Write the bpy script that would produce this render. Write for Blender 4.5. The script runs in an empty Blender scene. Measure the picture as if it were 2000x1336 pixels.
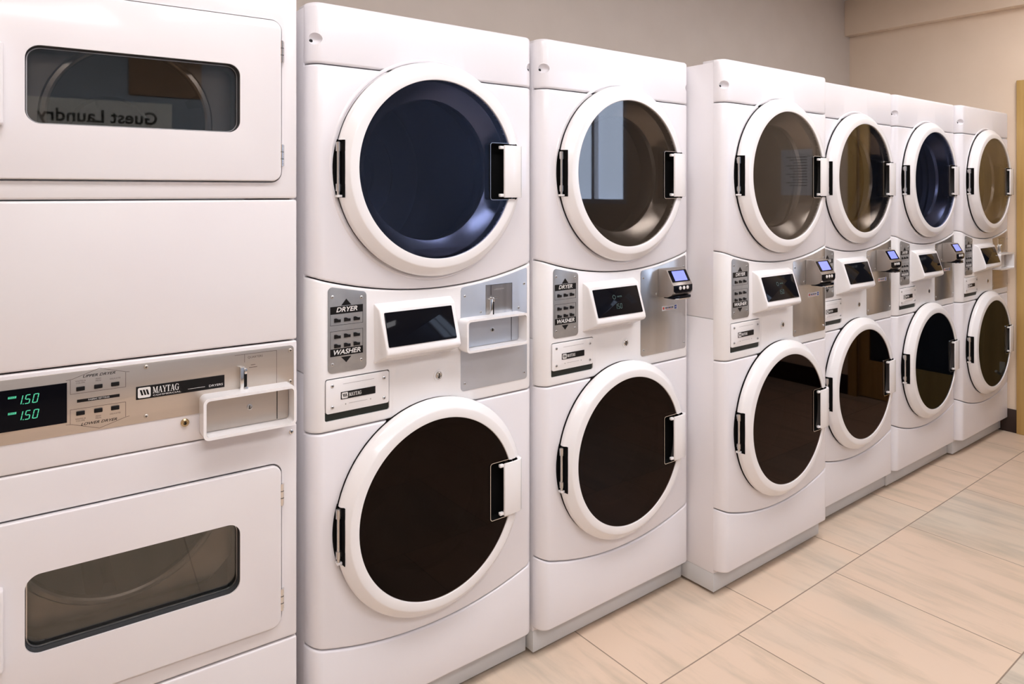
import bpy, bmesh, math, random
from mathutils import Vector, Matrix
C = bpy.context
col = C.scene.collection
PI = math.pi

# ------------------------------------------------------------------ camera
FPX = 1377.0
cam_d = bpy.data.cameras.new('camera'); cam = bpy.data.objects.new('camera', cam_d); col.objects.link(cam)
cam_d.sensor_width = 36.0; cam_d.lens = 36.0 * FPX / 2000.0
cam_d.shift_y = -(668 - 375) / 2000.0
cam_d.clip_start = 0.02
cam.location = (0, 0, 1.414)
cam.rotation_euler = (PI / 2, 0, math.atan(1790 / 1377.0) - PI / 2)
C.scene.camera = cam

# ------------------------------------------------------------------ world, lights, exposure
w = bpy.data.worlds.new('world'); C.scene.world = w; w.use_nodes = True
w.node_tree.nodes['Background'].inputs[0].default_value = (0.8, 0.85, 1.0, 1)
w.node_tree.nodes['Background'].inputs[1].default_value = 0.3
vs = C.scene.view_settings
vs.view_transform = 'Standard'; vs.look = 'None'; vs.gamma = 1.0; vs.use_curve_mapping = False
vs.exposure = 0.52
LAMP_POWER = 8.5         # emission of the ceiling light diffusers
LAMP_COL = (0.985, 0.965, 0.995)
WINDOW_POWER = 4.5
# (x, y, size x, size y) of the recessed ceiling lights
CEILING_LIGHTS = [(0.3, 0.72, 1.2, 0.6), (2.1, 0.72, 1.2, 0.6), (3.9, 0.72, 1.2, 0.6), (-0.2, -0.85, 1.2, 0.6), (1.4, -0.85, 1.2, 0.6)]

# room
XL, XR, YF, YB, ZC = -1.7, 4.87, -2.4, 2.465, 2.737

# ------------------------------------------------------------------ materials
def mat(name, color, rough=0.5, metal=0.0, spec=0.5, emit=None, estr=1.0, coat=0.0, aniso=0.0):
    m = bpy.data.materials.new(name); m.use_nodes = True
    b = m.node_tree.nodes['Principled BSDF']
    b.inputs['Base Color'].default_value = (*color, 1)
    b.inputs['Roughness'].default_value = rough
    b.inputs['Metallic'].default_value = metal
    b.inputs['Specular IOR Level'].default_value = spec
    b.inputs['Coat Weight'].default_value = coat
    b.inputs['Coat Roughness'].default_value = 0.08
    b.inputs['Anisotropic'].default_value = aniso
    if emit:
        b.inputs['Emission Color'].default_value = (*emit, 1)
        b.inputs['Emission Strength'].default_value = estr
    return m

def node(nt, t, **kw):
    n = nt.nodes.new(t)
    for k, v in kw.items(): setattr(n, k, v)
    return n

def add_noise(m, scale, c1, c2, stretch=(1, 1, 1), bump=0.0, detail=6, lo=0.35, hi=0.65):
    nt = m.node_tree; b = nt.nodes['Principled BSDF']; L = nt.links.new
    tc = node(nt, 'ShaderNodeTexCoord'); mp = node(nt, 'ShaderNodeMapping'); mp.inputs['Scale'].default_value = stretch
    nz = node(nt, 'ShaderNodeTexNoise'); nz.inputs['Scale'].default_value = scale; nz.inputs['Detail'].default_value = detail
    cr = node(nt, 'ShaderNodeValToRGB')
    cr.color_ramp.elements[0].position = lo; cr.color_ramp.elements[0].color = (*c1, 1)
    cr.color_ramp.elements[1].position = hi; cr.color_ramp.elements[1].color = (*c2, 1)
    L(tc.outputs['Object'], mp.inputs[0]); L(mp.outputs[0], nz.inputs[0]); L(nz.outputs[0], cr.inputs[0]); L(cr.outputs[0], b.inputs['Base Color'])
    if bump:
        bp = node(nt, 'ShaderNodeBump'); bp.inputs['Strength'].default_value = bump; bp.inputs['Distance'].default_value = 0.002
        L(nz.outputs[0], bp.inputs['Height']); L(bp.outputs[0], b.inputs['Normal'])
    return m

def glass(name, tint, ior=1.55, gloss=(1, 1, 1)):
    m = bpy.data.materials.new(name); m.use_nodes = True; nt = m.node_tree; nt.nodes.clear(); L = nt.links.new
    out = node(nt, 'ShaderNodeOutputMaterial'); mx = node(nt, 'ShaderNodeMixShader')
    tr = node(nt, 'ShaderNodeBsdfTransparent'); tr.inputs[0].default_value = (*tint, 1)
    gl = node(nt, 'ShaderNodeBsdfGlossy'); gl.inputs['Roughness'].default_value = 0.02; gl.inputs['Color'].default_value = (*gloss, 1)
    fr = node(nt, 'ShaderNodeFresnel'); ge = node(nt, 'ShaderNodeNewGeometry')
    mr = node(nt, 'ShaderNodeMapRange'); mr.inputs[3].default_value = ior; mr.inputs[4].default_value = 1 / ior      # same reflectance from either side of the thin pane
    L(ge.outputs['Backfacing'], mr.inputs[0]); L(mr.outputs[0], fr.inputs[0])
    L(fr.outputs[0], mx.inputs[0]); L(tr.outputs[0], mx.inputs[1]); L(gl.outputs[0], mx.inputs[2]); L(mx.outputs[0], out.inputs[0])
    return m

M = {}
M['white'] = add_noise(mat('white_enamel', (.80, .77, .77), .28, coat=.35), 3, (.78, .755, .775), (.80, .775, .795))
M['door_white'] = add_noise(mat('white_plastic', (.84, .81, .79), .22, coat=.3), 3, (.82, .795, .79), (.84, .82, .815))
M['plinth'] = add_noise(mat('plinth_enamel', (.68, .67, .66), .4), 4, (.58, .58, .58), (.62, .62, .62))
M['old_white'] = add_noise(mat('old_white_enamel', (.76, .72, .71), .3, coat=.3), 3, (.74, .70, .705), (.76, .73, .73))
M['steel'] = add_noise(mat('brushed_steel', (.62, .61, .60), .28, 1.0), 60, (.56, .55, .54), (.66, .65, .64), (1, 1, .03), 0)
M['plate_steel'] = add_noise(mat('satin_steel_plate', (.5, .5, .5), .27, .9), 40, (.50, .49, .48), (.55, .54, .53), (1, 1, .05))
M['blue_reflect_plate'] = add_noise(mat('plate_blue_reflection', (.5, .53, .58), .42, .6), 8, (.50, .53, .58), (.54, .57, .63))  # metal plate with the room's bluish reflection put into its base colour
M['warm_steel'] = add_noise(mat('champagne_steel', (.55, .49, .43), .34, .8), 40, (.53, .475, .42), (.57, .51, .45), (.05, 1, 1))
M['grey_plate'] = add_noise(mat('grey_aluminium_plate', (.36, .36, .36), .38, .6), 30, (.34, .34, .34), (.38, .38, .38))
M['drum'] = mat('stainless_drum', (.62, .60, .58), .26, 1.0)
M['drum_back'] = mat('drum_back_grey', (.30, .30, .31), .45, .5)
M['tub_dark'] = mat('dark_tub', (.10, .09, .085), .5)
M['chrome'] = mat('chrome', (.75, .74, .73), .15, 1.0)
M['brass'] = mat('brass', (.62, .48, .28), .25, 1.0)
M['black'] = mat('black_print', (.008, .007, .007), .4, spec=.2)
M['black_gloss'] = mat('black_gloss_plastic', (.004, .004, .006), .06, spec=.10)
M['cavity'] = mat('dark_cavity', (.004, .004, .004), .9, spec=.1)
M['rubber'] = mat('dark_rubber', (.03, .03, .032), .7)
M['white_print'] = mat('white_print', (.72, .70, .68), .5)
M['grey_print'] = mat('grey_print', (.32, .30, .29), .5)
M['line_print'] = mat('brown_line_print', (.12, .085, .07), .5)
M['silver_print'] = mat('silver_print', (.45, .45, .45), .4, .3)
M['green_led'] = mat('green_led', (.02, .1, .06), .5, emit=(.10, .75, .42), estr=.5)
M['dim_led'] = mat('dim_led', (.01, .02, .02), .5, emit=(.12, .20, .18), estr=.35)
M['lcd'] = mat('blue_lcd', (.08, .08, .2), .2, emit=(.20, .24, .88), estr=.95)
M['reader'] = mat('bronze_grey_reader', (.37, .33, .30), .32, .75)
M['red'] = mat('red_print', (.55, .06, .04), .5)
M['blue'] = mat('blue_print', (.03, .08, .35), .5)
M['label'] = mat('label_white', (.68, .66, .66), .5)
M['slot_green'] = mat('slot_dark_green', (.006, .012, .009), .4)
M['wall_back'] = add_noise(mat('taupe_wall', (.5, .43, .36), .85), 6, (.59, .515, .445), (.61, .535, .465), bump=.05)
M['wall_right'] = add_noise(mat('beige_wall', (.6, .48, .37), .85), 6, (.78, .635, .49), (.80, .655, .51), bump=.05)
M['wall_front'] = add_noise(mat('blue_grey_wall', (.28, .31, .36), .85), 6, (.34, .40, .50), (.36, .42, .52))
M['ceiling'] = add_noise(mat('ceiling_paint', (.7, .66, .62), .9), 8, (.68, .63, .59), (.70, .66, .62))
M['wood'] = add_noise(mat('golden_wood', (.50, .32, .10), .38), 5, (.44, .27, .085), (.56, .37, .13), (4, 4, .35), bump=.05)
M['baseboard'] = add_noise(mat('dark_baseboard', (.035, .02, .015), .5, spec=.25), 10, (.03, .017, .013), (.042, .025, .02))
M['cream'] = mat('cream_plastic', (.75, .68, .55), .4)
M['paper'] = mat('paper', (.86, .88, .92), .7)
M['brown_board'] = add_noise(mat('brown_board', (.30, .20, .13), .6), 20, (.27, .18, .12), (.33, .22, .15))
M['sign'] = mat('grey_sign_board', (.72, .74, .76), .5)
M['night_glass'] = mat('dark_blue_glass', (.012, .018, .035), .08, spec=.6)
M['lamp'] = mat('lamp_diffuser', (.9, .9, .9), .5, emit=LAMP_COL, estr=LAMP_POWER)
M['daylight'] = mat('daylight_pane', (.5, .6, .8), .3, emit=(.62, .76, 1.0), estr=WINDOW_POWER)
M['glass_navy'] = glass('navy_tinted_glass', (.55, .58, .68), 1.5, (.85, .92, 1.1))
M['glass_grey'] = glass('grey_tinted_glass', (.62, .60, .58), 1.5, (.88, .86, .85))
M['glass_clear'] = glass('window_glass', (.60, .58, .56), 1.75, (.95, 1, .97))
M['glass_brown'] = glass('brown_black_glass', (.16, .10, .085), 1.33, (.62, .50, .46))
M['glass_black'] = glass('blue_black_glass', (.13, .135, .15), 1.36, (.42, .46, .50))

def floor_mat():
    m = mat('stone_floor_tile', (.7, .55, .42), .32, spec=.4); nt = m.node_tree; b = nt.nodes['Principled BSDF']; L = nt.links.new
    tc = node(nt, 'ShaderNodeTexCoord'); sp = node(nt, 'ShaderNodeSeparateXYZ'); L(tc.outputs['Object'], sp.inputs[0])
    def mth(op, a, b_=None, c=None):
        n = node(nt, 'ShaderNodeMath', operation=op)
        for i, v in enumerate((a, b_, c)):
            if v is None: continue
            if isinstance(v, (int, float)): n.inputs[i].default_value = v
            else: L(v, n.inputs[i])
        return n.outputs[0]
    PX, PY = .603, .5885
    v = mth('DIVIDE', mth('SUBTRACT', sp.outputs[1], .7575), PY); k = mth('FLOOR', v)
    u = mth('DIVIDE', mth('SUBTRACT', mth('SUBTRACT', sp.outputs[0], .138), mth('MULTIPLY', k, .2)), PX); ku = mth('FLOOR', u)
    fu = mth('FRACT', u); fv = mth('FRACT', v)
    du = mth('MULTIPLY', mth('MINIMUM', fu, mth('SUBTRACT', 1, fu)), PX)
    dv = mth('MULTIPLY', mth('MINIMUM', fv, mth('SUBTRACT', 1, fv)), PY)
    d = mth('MINIMUM', du, dv)
    g = node(nt, 'ShaderNodeMapRange'); g.inputs[1].default_value = .0012; g.inputs[2].default_value = .0026; L(d, g.inputs[0])
    cb = node(nt, 'ShaderNodeCombineXYZ'); L(ku, cb.inputs[0]); L(k, cb.inputs[1])
    wn = node(nt, 'ShaderNodeTexWhiteNoise', noise_dimensions='2D'); L(cb.outputs[0], wn.inputs['Vector'])
    # streaks running along Y
    off = node(nt, 'ShaderNodeVectorMath', operation='MULTIPLY_ADD'); L(wn.outputs['Color'], off.inputs[0]); off.inputs[1].default_value = (7, 7, 7); L(tc.outputs['Object'], off.inputs[2])
    mp = node(nt, 'ShaderNodeMapping'); mp.inputs['Scale'].default_value = (1.0, .16, 1); L(off.outputs[0], mp.inputs[0])
    n1 = node(nt, 'ShaderNodeTexNoise'); n1.inputs['Scale'].default_value = 14; n1.inputs['Detail'].default_value = 9; n1.inputs['Roughness'].default_value = .62; n1.inputs['Distortion'].default_value = .25; L(mp.outputs[0], n1.inputs[0])
    n2 = node(nt, 'ShaderNodeTexNoise'); n2.inputs['Scale'].default_value = 2.6; n2.inputs['Detail'].default_value = 3; L(off.outputs[0], n2.inputs[0])
    r1 = node(nt, 'ShaderNodeValToRGB'); e = r1.color_ramp.elements
    e[0].position = .26; e[0].color = (.52, .42, .31, 1); e[1].position = .52; e[1].color = (.70, .54, .41, 1)
    r2 = node(nt, 'ShaderNodeValToRGB'); e = r2.color_ramp.elements
    e[0].position = .28; e[0].color = (.42, .37, .30, 1); e[1].position = .58; e[1].color = (.64, .54, .43, 1)
    L(n1.outputs[0], r1.inputs[0]); L(n1.outputs[0], r2.inputs[0])
    sel = node(nt, 'ShaderNodeMapRange'); sel.inputs[1].default_value = .50; sel.inputs[2].default_value = .66
    L(mth('ADD', mth('MULTIPLY', wn.outputs['Value'], .42), mth('MULTIPLY', n2.outputs[0], .50)), sel.inputs[0])
    mx = node(nt, 'ShaderNodeMix', data_type='RGBA'); L(sel.outputs[0], mx.inputs[0]); L(r1.outputs[0], mx.inputs[6]); L(r2.outputs[0], mx.inputs[7])
    mg = node(nt, 'ShaderNodeMix', data_type='RGBA'); L(g.outputs[0], mg.inputs[0]); mg.inputs[6].default_value = (.27, .20, .145, 1); L(mx.outputs[2], mg.inputs[7])
    L(mg.outputs[2], b.inputs['Base Color'])
    bp = node(nt, 'ShaderNodeBump'); bp.inputs['Strength'].default_value = .4; bp.inputs['Distance'].default_value = .002
    L(g.outputs[0], bp.inputs['Height']); L(bp.outputs[0], b.inputs['Normal'])
    return m
M['floor'] = floor_mat()

# ------------------------------------------------------------------ mesh builder
class MB:
    def __init__(s): s.bm = bmesh.new(); s.mats = []
    def mi(s, m):
        if m not in s.mats: s.mats.append(m)
        return s.mats.index(m)
    def take(s, bm, m, M4=None):
        """append another bmesh"""
        if M4 is not None: bmesh.ops.transform(bm, matrix=M4, verts=bm.verts)
        i = s.mi(m); vm = {}
        for v in bm.verts: vm[v] = s.bm.verts.new(v.co)
        for f in bm.faces:
            try: nf = s.bm.faces.new([vm[v] for v in f.verts]); nf.material_index = i
            except ValueError: pass
        bm.free(); return s
    def box(s, x0, x1, y0, y1, z0, z1, m, bev=0, seg=2):
        b = bmesh.new(); bmesh.ops.create_cube(b, size=1)
        for v in b.verts: v.co = Vector(((x0 + x1) / 2 + v.co.x * (x1 - x0), (y0 + y1) / 2 + v.co.y * (y1 - y0), (z0 + z1) / 2 + v.co.z * (z1 - z0)))
        if bev: bmesh.ops.bevel(b, geom=b.edges[:] + b.verts[:], offset=bev, segments=seg, affect='EDGES', profile=.5)
        return s.take(b, m)
    def prism(s, pts, a0, a1, m, axis='y', bev=0, seg=2):
        """pts 2D polygon; axis y: (x,z) extruded y a0..a1 ; axis x: (y,z) extruded along x"""
        f = (lambda p, a: (p[0], a, p[1])) if axis == 'y' else ((lambda p, a: (a, p[0], p[1])) if axis == 'x' else (lambda p, a: (p[0], p[1], a)))
        b = bmesh.new(); A = [b.verts.new(f(p, a0)) for p in pts]; B = [b.verts.new(f(p, a1)) for p in pts]; n = len(pts)
        b.faces.new(A); b.faces.new(B[::-1])
        for i in range(n): b.faces.new((A[i], B[i], B[(i + 1) % n], A[(i + 1) % n]))
        bmesh.ops.recalc_face_normals(b, faces=b.faces)
        if bev:
            es = [e for e in b.edges if abs(f((0, 0), 1)[0] * (e.verts[0].co.x - e.verts[1].co.x) + f((0, 0), 1)[1] * (e.verts[0].co.y - e.verts[1].co.y) + f((0, 0), 1)[2] * (e.verts[0].co.z - e.verts[1].co.z)) < 1e-7]
            bmesh.ops.bevel(b, geom=es, offset=bev, segments=seg, affect='EDGES', profile=.5)
        return s.take(b, m)
    def frame(s, outer, inner, a0, a1, m, axis='y'):
        """ring between two polygons of equal point count"""
        f = (lambda p, a: (p[0], a, p[1])) if axis == 'y' else (lambda p, a: (a, p[0], p[1]))
        b = bmesh.new(); V = [[b.verts.new(f(p, a)) for p in pl] for pl, a in ((outer, a0), (outer, a1), (inner, a1), (inner, a0))]; n = len(outer)
        for k in range(4):
            P, Q = V[k], V[(k + 1) % 4]
            for i in range(n): b.faces.new((P[i], P[(i + 1) % n], Q[(i + 1) % n], Q[i]))
        bmesh.ops.recalc_face_normals(b, faces=b.faces)
        return s.take(b, m)
    def lathe(s, prof, c, m, seg=96, closed=False):
        """prof: (r, y) around the y axis through c=(x,z)"""
        b = bmesh.new(); rows = []
        for r, y in prof:
            if r < 1e-6: rows.append([b.verts.new((c[0], y, c[1]))]); continue
            rows.append([b.verts.new((c[0] + r * math.cos(2 * PI * i / seg), y, c[1] + r * math.sin(2 * PI * i / seg))) for i in range(seg)])
        pr = list(zip(rows, rows[1:])) + ([(rows[-1], rows[0])] if closed else [])
        for A, B in pr:
            for i in range(seg):
                j = (i + 1) % seg
                if len(A) == 1: b.faces.new((A[0], B[i], B[j]))
                elif len(B) == 1: b.faces.new((A[i], B[0], A[j]))
                else: b.faces.new((A[i], B[i], B[j], A[j]))
        bmesh.ops.recalc_face_normals(b, faces=b.faces)
        return s.take(b, m)
    def cyl(s, p0, p1, r, m, seg=20):
        p0 = Vector(p0); p1 = Vector(p1); d = p1 - p0; b = bmesh.new()
        bmesh.ops.create_cone(b, cap_ends=True, segments=seg, radius1=r, radius2=r, depth=d.length)
        return s.take(b, m, Matrix.Translation((p0 + p1) / 2) @ d.to_track_quat('Z', 'Y').to_matrix().to_4x4())
    def text(s, body, x, z, size, m, y, shear=0, bold=0, align='CENTER', sx=1.0, ext=.0002, rot=0):
        cu = bpy.data.curves.new('t', 'FONT'); cu.body = body; cu.size = size; cu.shear = shear; cu.offset = bold; cu.align_x = align; cu.align_y = 'CENTER'; cu.extrude = ext; cu.resolution_u = 3
        o = bpy.data.objects.new('t', cu); col.objects.link(o)
        dg = C.evaluated_depsgraph_get(); me = bpy.data.meshes.new_from_object(o.evaluated_get(dg))
        b = bmesh.new(); b.from_mesh(me); bpy.data.objects.remove(o); bpy.data.meshes.remove(me); bpy.data.curves.remove(cu)
        T = Matrix.Translation((x, y, z)) @ Matrix.Rotation(PI / 2, 4, 'X') @ Matrix.Diagonal((sx, 1, 1, 1))
        return s.take(b, m, T)
    def build(s, name, parent=None, smooth=32, loc=None):
        bm = s.bm
        bmesh.ops.remove_doubles(bm, verts=bm.verts, dist=1e-6)
        a = math.radians(smooth)
        for f in bm.faces: f.smooth = True
        for e in bm.edges:
            e.smooth = len(e.link_faces) == 2 and e.calc_face_angle(0) < a
        me = bpy.data.meshes.new(name); bm.to_mesh(me); bm.free()
        for m in s.mats: me.materials.append(M[m])
        o = bpy.data.objects.new(name, me); col.objects.link(o)
        if parent: o.parent = parent
        if loc: o.location = loc
        return o

def cut(mb, cutters, smooth=32):
    """boolean difference of the builder's mesh with closed cutter builders -> new MB"""
    o = mb.build('tmp'); cs = []
    for c in cutters:
        k = c.build('tmpc'); cs.append(k)
        md = o.modifiers.new('b', 'BOOLEAN'); md.operation = 'DIFFERENCE'; md.object = k; md.solver = 'EXACT'
    C.view_layer.update()
    dg = C.evaluated_depsgraph_get(); me = bpy.data.meshes.new_from_object(o.evaluated_get(dg))
    r = MB(); r.bm.from_mesh(me); r.mats = list(mb.mats)
    for c in cutters:
        pass
    for f in r.bm.faces:
        f.material_index = min(f.material_index, len(r.mats) - 1)
    for k in cs + [o]:
        m_ = k.data; bpy.data.objects.remove(k); bpy.data.meshes.remove(m_)
    return r

def rrect(x0, x1, z0, z1, r, n=6, z1r=None):
    """rounded rectangle; z1r = different top height on the right"""
    z1r = z1 if z1r is None else z1r
    P = []
    for cx, cz, a0 in ((x1 - r, z0 + r, -90), (x1 - r, z1r - r, 0), (x0 + r, z1 - r, 90), (x0 + r, z0 + r, 180)):
        for i in range(n + 1):
            a = math.radians(a0 + 90 * i / n); P.append((cx + r * math.cos(a), cz + r * math.sin(a)))
    return P

def empty(name, loc, rz, label, cat, group=None):
    o = bpy.data.objects.new(name, None); col.objects.link(o); o.location = loc; o.rotation_euler = (0, 0, rz)
    o.empty_display_size = .1
    o['label'] = label; o['category'] = cat
    if group: o['group'] = group
    return o
def tag(o, label=None, cat=None, group=None, kind=None):
    for k, v in (('label', label), ('category', cat), ('group', group), ('kind', kind)):
        if v: o[k] = v
    return o
KIDS = {}
def copy_tree(o, parent=None, skip=()):
    c = o.copy(); col.objects.link(c)
    if parent: c.parent = parent
    for ch in [x for x in o.children if x.name.split('.')[0] not in skip]: copy_tree(ch, c, skip)
    return c

# ------------------------------------------------------------------ the room shell
def shell():
    def st(mb, name, parent=None):
        o = mb.build(name, parent)
        if not parent: o['kind'] = 'structure'
        return o
    st(MB().box(XL - .1, XR + .1, YF - .1, YB + .1, -.1, 0, 'floor'), 'floor')
    # ceiling with openings for the lights is left whole; fixtures sit just under it
    st(MB().box(XL - .1, XR + .1, YF - .1, YB + .1, ZC, ZC + .1, 'ceiling'), 'ceiling')
    st(MB().box(XL - .1, XR + .1, YB, YB + .1, 0, ZC, 'wall_back'), 'wall_back')
    st(MB().box(XL - .1, XL, YF, YB, 0, ZC, 'wall_right'), 'wall_left')
    # opposite wall (behind the viewer) with a window opening near the right corner
    wz0, wz1 = 1.30, 2.45
    st(MB().box(XL, XR, YF - .1, YF, 0, ZC, 'wall_front'), 'wall_front')
    def window(n, f, u0, u1, z0, z1):
        """f maps (u, depth into wall, z)"""
        def bx(mb, ua, ub, d0, d1, za, zb, m):
            p = f(ua, d0, za); q = f(ub, d1, zb)
            mb.box(min(p[0], q[0]), max(p[0], q[0]), min(p[1], q[1]), max(p[1], q[1]), za, zb, m)
        pane = MB(); bx(pane, u0, u1, .07, .08, z0, z1, 'daylight'); wdw = st(pane, 'window_%d' % n)
        fr = MB(); t = .045
        bx(fr, u0, u0 + t, .0, .069, z0, z1, 'white'); bx(fr, u1 - t, u1, .0, .069, z0, z1, 'white')
        bx(fr, u0 + t, u1 - t, .0, .069, z0, z0 + t, 'white'); bx(fr, u0 + t, u1 - t, .0, .069, z1 - t, z1, 'white')
        c = (u0 + u1) / 2; bx(fr, c - .02, c + .02, .01, .069, z0 + t, z1 - t, 'white')
        st(fr, 'window_frame', wdw)
    # right wall: window opening (behind the viewer's right), doorway with golden wood
    y0, y1 = -2.34, -1.42
    dy0, dy1, dz = .53, 1.47, 2.066
    b = MB()
    b.box(XR, XR + .1, YF, y0, 0, ZC, 'wall_right'); b.box(XR, XR + .1, y0, y1, 0, wz0, 'wall_right'); b.box(XR, XR + .1, y0, y1, wz1, ZC, 'wall_right')
    b.box(XR, XR + .1, y1, dy0 + .06, 0, ZC, 'wall_right'); b.box(XR, XR + .1, dy0 + .06, dy1 - .06, dz - .06, ZC, 'wall_right'); b.box(XR, XR + .1, dy1 - .06, YB, 0, ZC, 'wall_right')
    st(b, 'wall_right')
    window(1, lambda u, d, z: (XR + d, u, z), y0, y1, wz0, wz1)
    # soffit band along the top of the right wall
    st(MB().box(XR - .07, XR, YF, YB, 2.493, ZC, 'wall_right', .002), 'trim_1')
    # doorway: leaf + casing
    ly0, ly1, gy0, gy1, gz0, gz1 = dy0 + .062, dy1 - .062, .66, 1.24, .26, 1.93
    lf = MB()
    lf.box(XR + .02, XR + .06, ly0, gy0, .006, dz - .062, 'wood', .002); lf.box(XR + .02, XR + .06, gy1, ly1, .006, dz - .062, 'wood', .002)
    lf.box(XR + .02, XR + .06, gy0, gy1, .006, gz0, 'wood'); lf.box(XR + .02, XR + .06, gy0, gy1, gz1, dz - .062, 'wood')
    leaf = st(lf, 'door_1')
    st(MB().box(XR + .035, XR + .042, gy0 - .005, gy1 + .005, gz0 - .005, gz1 + .005, 'night_glass'), 'door_pane', leaf)
    cs = MB()
    cs.box(XR - .018, XR + .001, dy1 - .062, dy1, 0, dz, 'wood', .003); cs.box(XR - .018, XR + .001, dy0, dy0 + .062, 0, dz, 'wood', .003)
    cs.box(XR - .018, XR + .001, dy0 + .062, dy1 - .062, dz - .062, dz, 'wood', .003)
    st(cs, 'door_casing', leaf)
    hd = MB(); hd.cyl((XR + .02, dy0 + .13, 1.02), (XR - .035, dy0 + .13, 1.02), .011, 'chrome'); hd.cyl((XR - .03, dy0 + .13, 1.02), (XR - .03, dy0 + .25, 1.02), .009, 'chrome')
    hd.cyl((XR + .02, dy0 + .13, 1.02), (XR + .012, dy0 + .13, 1.02), .027, 'chrome'); st(hd, 'door_handle', leaf)
    # baseboards
    st(MB().box(XR - .012, XR, dy1 + .001, YB, 0, .135, 'baseboard', .002), 'baseboard_right')
    st(MB().box(XR - .012, XR, YF, dy0 - .001, 0, .135, 'baseboard', .002), 'trim_2')
    st(MB().box(XL, XR - .012, YB - .012, YB, 0, .135, 'baseboard', .002), 'baseboard_back')
    st(MB().box(XL, XR - .012, YF, YF + .012, 0, .135, 'baseboard', .002), 'baseboard_front')
shell()

for i, (x, y, a, b_) in enumerate(CEILING_LIGHTS):
    r = empty('ceiling_light', (x, y, ZC), 0, 'recessed rectangular ceiling light with white diffuser, above the aisle facing the machines' if y > 0 else 'recessed rectangular ceiling light with white diffuser, just behind the viewer', 'ceiling light', 'ceiling lights over the aisle' if y > 0 else 'ceiling lights behind the viewer')
    f = MB(); o_ = rrect(-a / 2, a / 2, -b_ / 2, b_ / 2, .004, 2); i_ = rrect(-a / 2 + .03, a / 2 - .03, -b_ / 2 + .03, b_ / 2 - .03, .003, 2)
    b = MB()
    b.box(-a / 2, a / 2, -b_ / 2, -b_ / 2 + .03, -.016, 0, 'door_white'); b.box(-a / 2, a / 2, b_ / 2 - .03, b_ / 2, -.016, 0, 'door_white')
    b.box(-a / 2, -a / 2 + .03, -b_ / 2 + .03, b_ / 2 - .03, -.016, 0, 'door_white'); b.box(a / 2 - .03, a / 2, -b_ / 2 + .03, b_ / 2 - .03, -.016, 0, 'door_white')
    b.build('frame', r)
    MB().box(-a / 2 + .03, a / 2 - .03, -b_ / 2 + .03, b_ / 2 - .03, -.012, -.002, 'lamp').build('diffuser', r)

# ------------------------------------------------------------------ stacked washer dryer
W, H, YP = .700, 1.878, -.043         # width, height, y of the flat front face
CA, CZD, CZW, CX = .034, 1.474, .575, .344   # corner radius, door centres
def plan(n=9):
    P = []
    for i in range(n + 1):
        t = PI / 2 * i / n; P.append((CA - CA * math.cos(t), YP * math.sin(t)))
    xs = [CA + (W - 2 * CA) * k / 24 for k in range(1, 24)]
    P += [(x, YP) for x in xs]
    for i in range(n + 1):
        t = PI / 2 * (1 - i / n); P.append((W - CA + CA * math.cos(t), YP * math.sin(t)))
    return P
def front_panel(zb, zt, m='white', back=.014, roll=.006, rt=None):
    """bowed sheet panel between curves zb(x) and zt(x), edges rolled back"""
    rt = rt or roll
    P = plan(); b = bmesh.new(); cols = []
    for i, (x, y) in enumerate(P):
        a = P[max(i - 1, 0)]; c = P[min(i + 1, len(P) - 1)]
        t = Vector((c[0] - a[0], c[1] - a[1])).normalized(); nx, ny = -t.y, t.x      # inward normal
        if ny < 0: nx, ny = -nx, -ny
        z0, z1 = zb(x), zt(x); st = []
        for k in range(4):
            th = PI / 2 * k / 3; d = roll * (1 - math.sin(th)); st.append((d, z0 + roll * (1 - math.cos(th))))
        for k in range(4):
            th = PI / 2 * k / 3; d = rt * (1 - math.cos(th)); st.append((d, z1 - rt * (1 - math.sin(th))))
        colv = [b.verts.new((x + nx * d * .8, y + ny * d, z)) for d, z in st]
        colv.append(b.verts.new((min(max(x, .008), W - .008), back, z1))); colv.append(b.verts.new((min(max(x, .008), W - .008), back, z0)))
        cols.append(colv)
    n = len(cols[0])
    for A, B in zip(cols, cols[1:]):
        for j in range(n): b.faces.new((A[j], B[j], B[(j + 1) % n], A[(j + 1) % n]))
    b.faces.new(cols[0]); b.faces.new(cols[-1][::-1])
    bmesh.ops.recalc_face_normals(b, faces=b.faces)
    return MB().take(b, m)
def arc(x, ze, zm):      # curved seam: ze at both ends, zm in the middle
    h = W / 2; s = ze - zm; R = (h * h + s * s) / (2 * s)
    return zm + R - math.sqrt(max(R * R - (x - CX - .006) ** 2, 0))
seam_top = lambda x: 1.727
seam_con = lambda x: arc(x, 1.207, 1.153)
seam_wash = lambda x: .824
seam_low = lambda x: arc(x, .306, .246)
G = .0016
def hole(cz, r=.2835): return MB().prism([(CX + r * math.cos(2 * PI * i / 72), cz + r * math.sin(2 * PI * i / 72)) for i in range(72)], -.2, .2, 'white')

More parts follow.
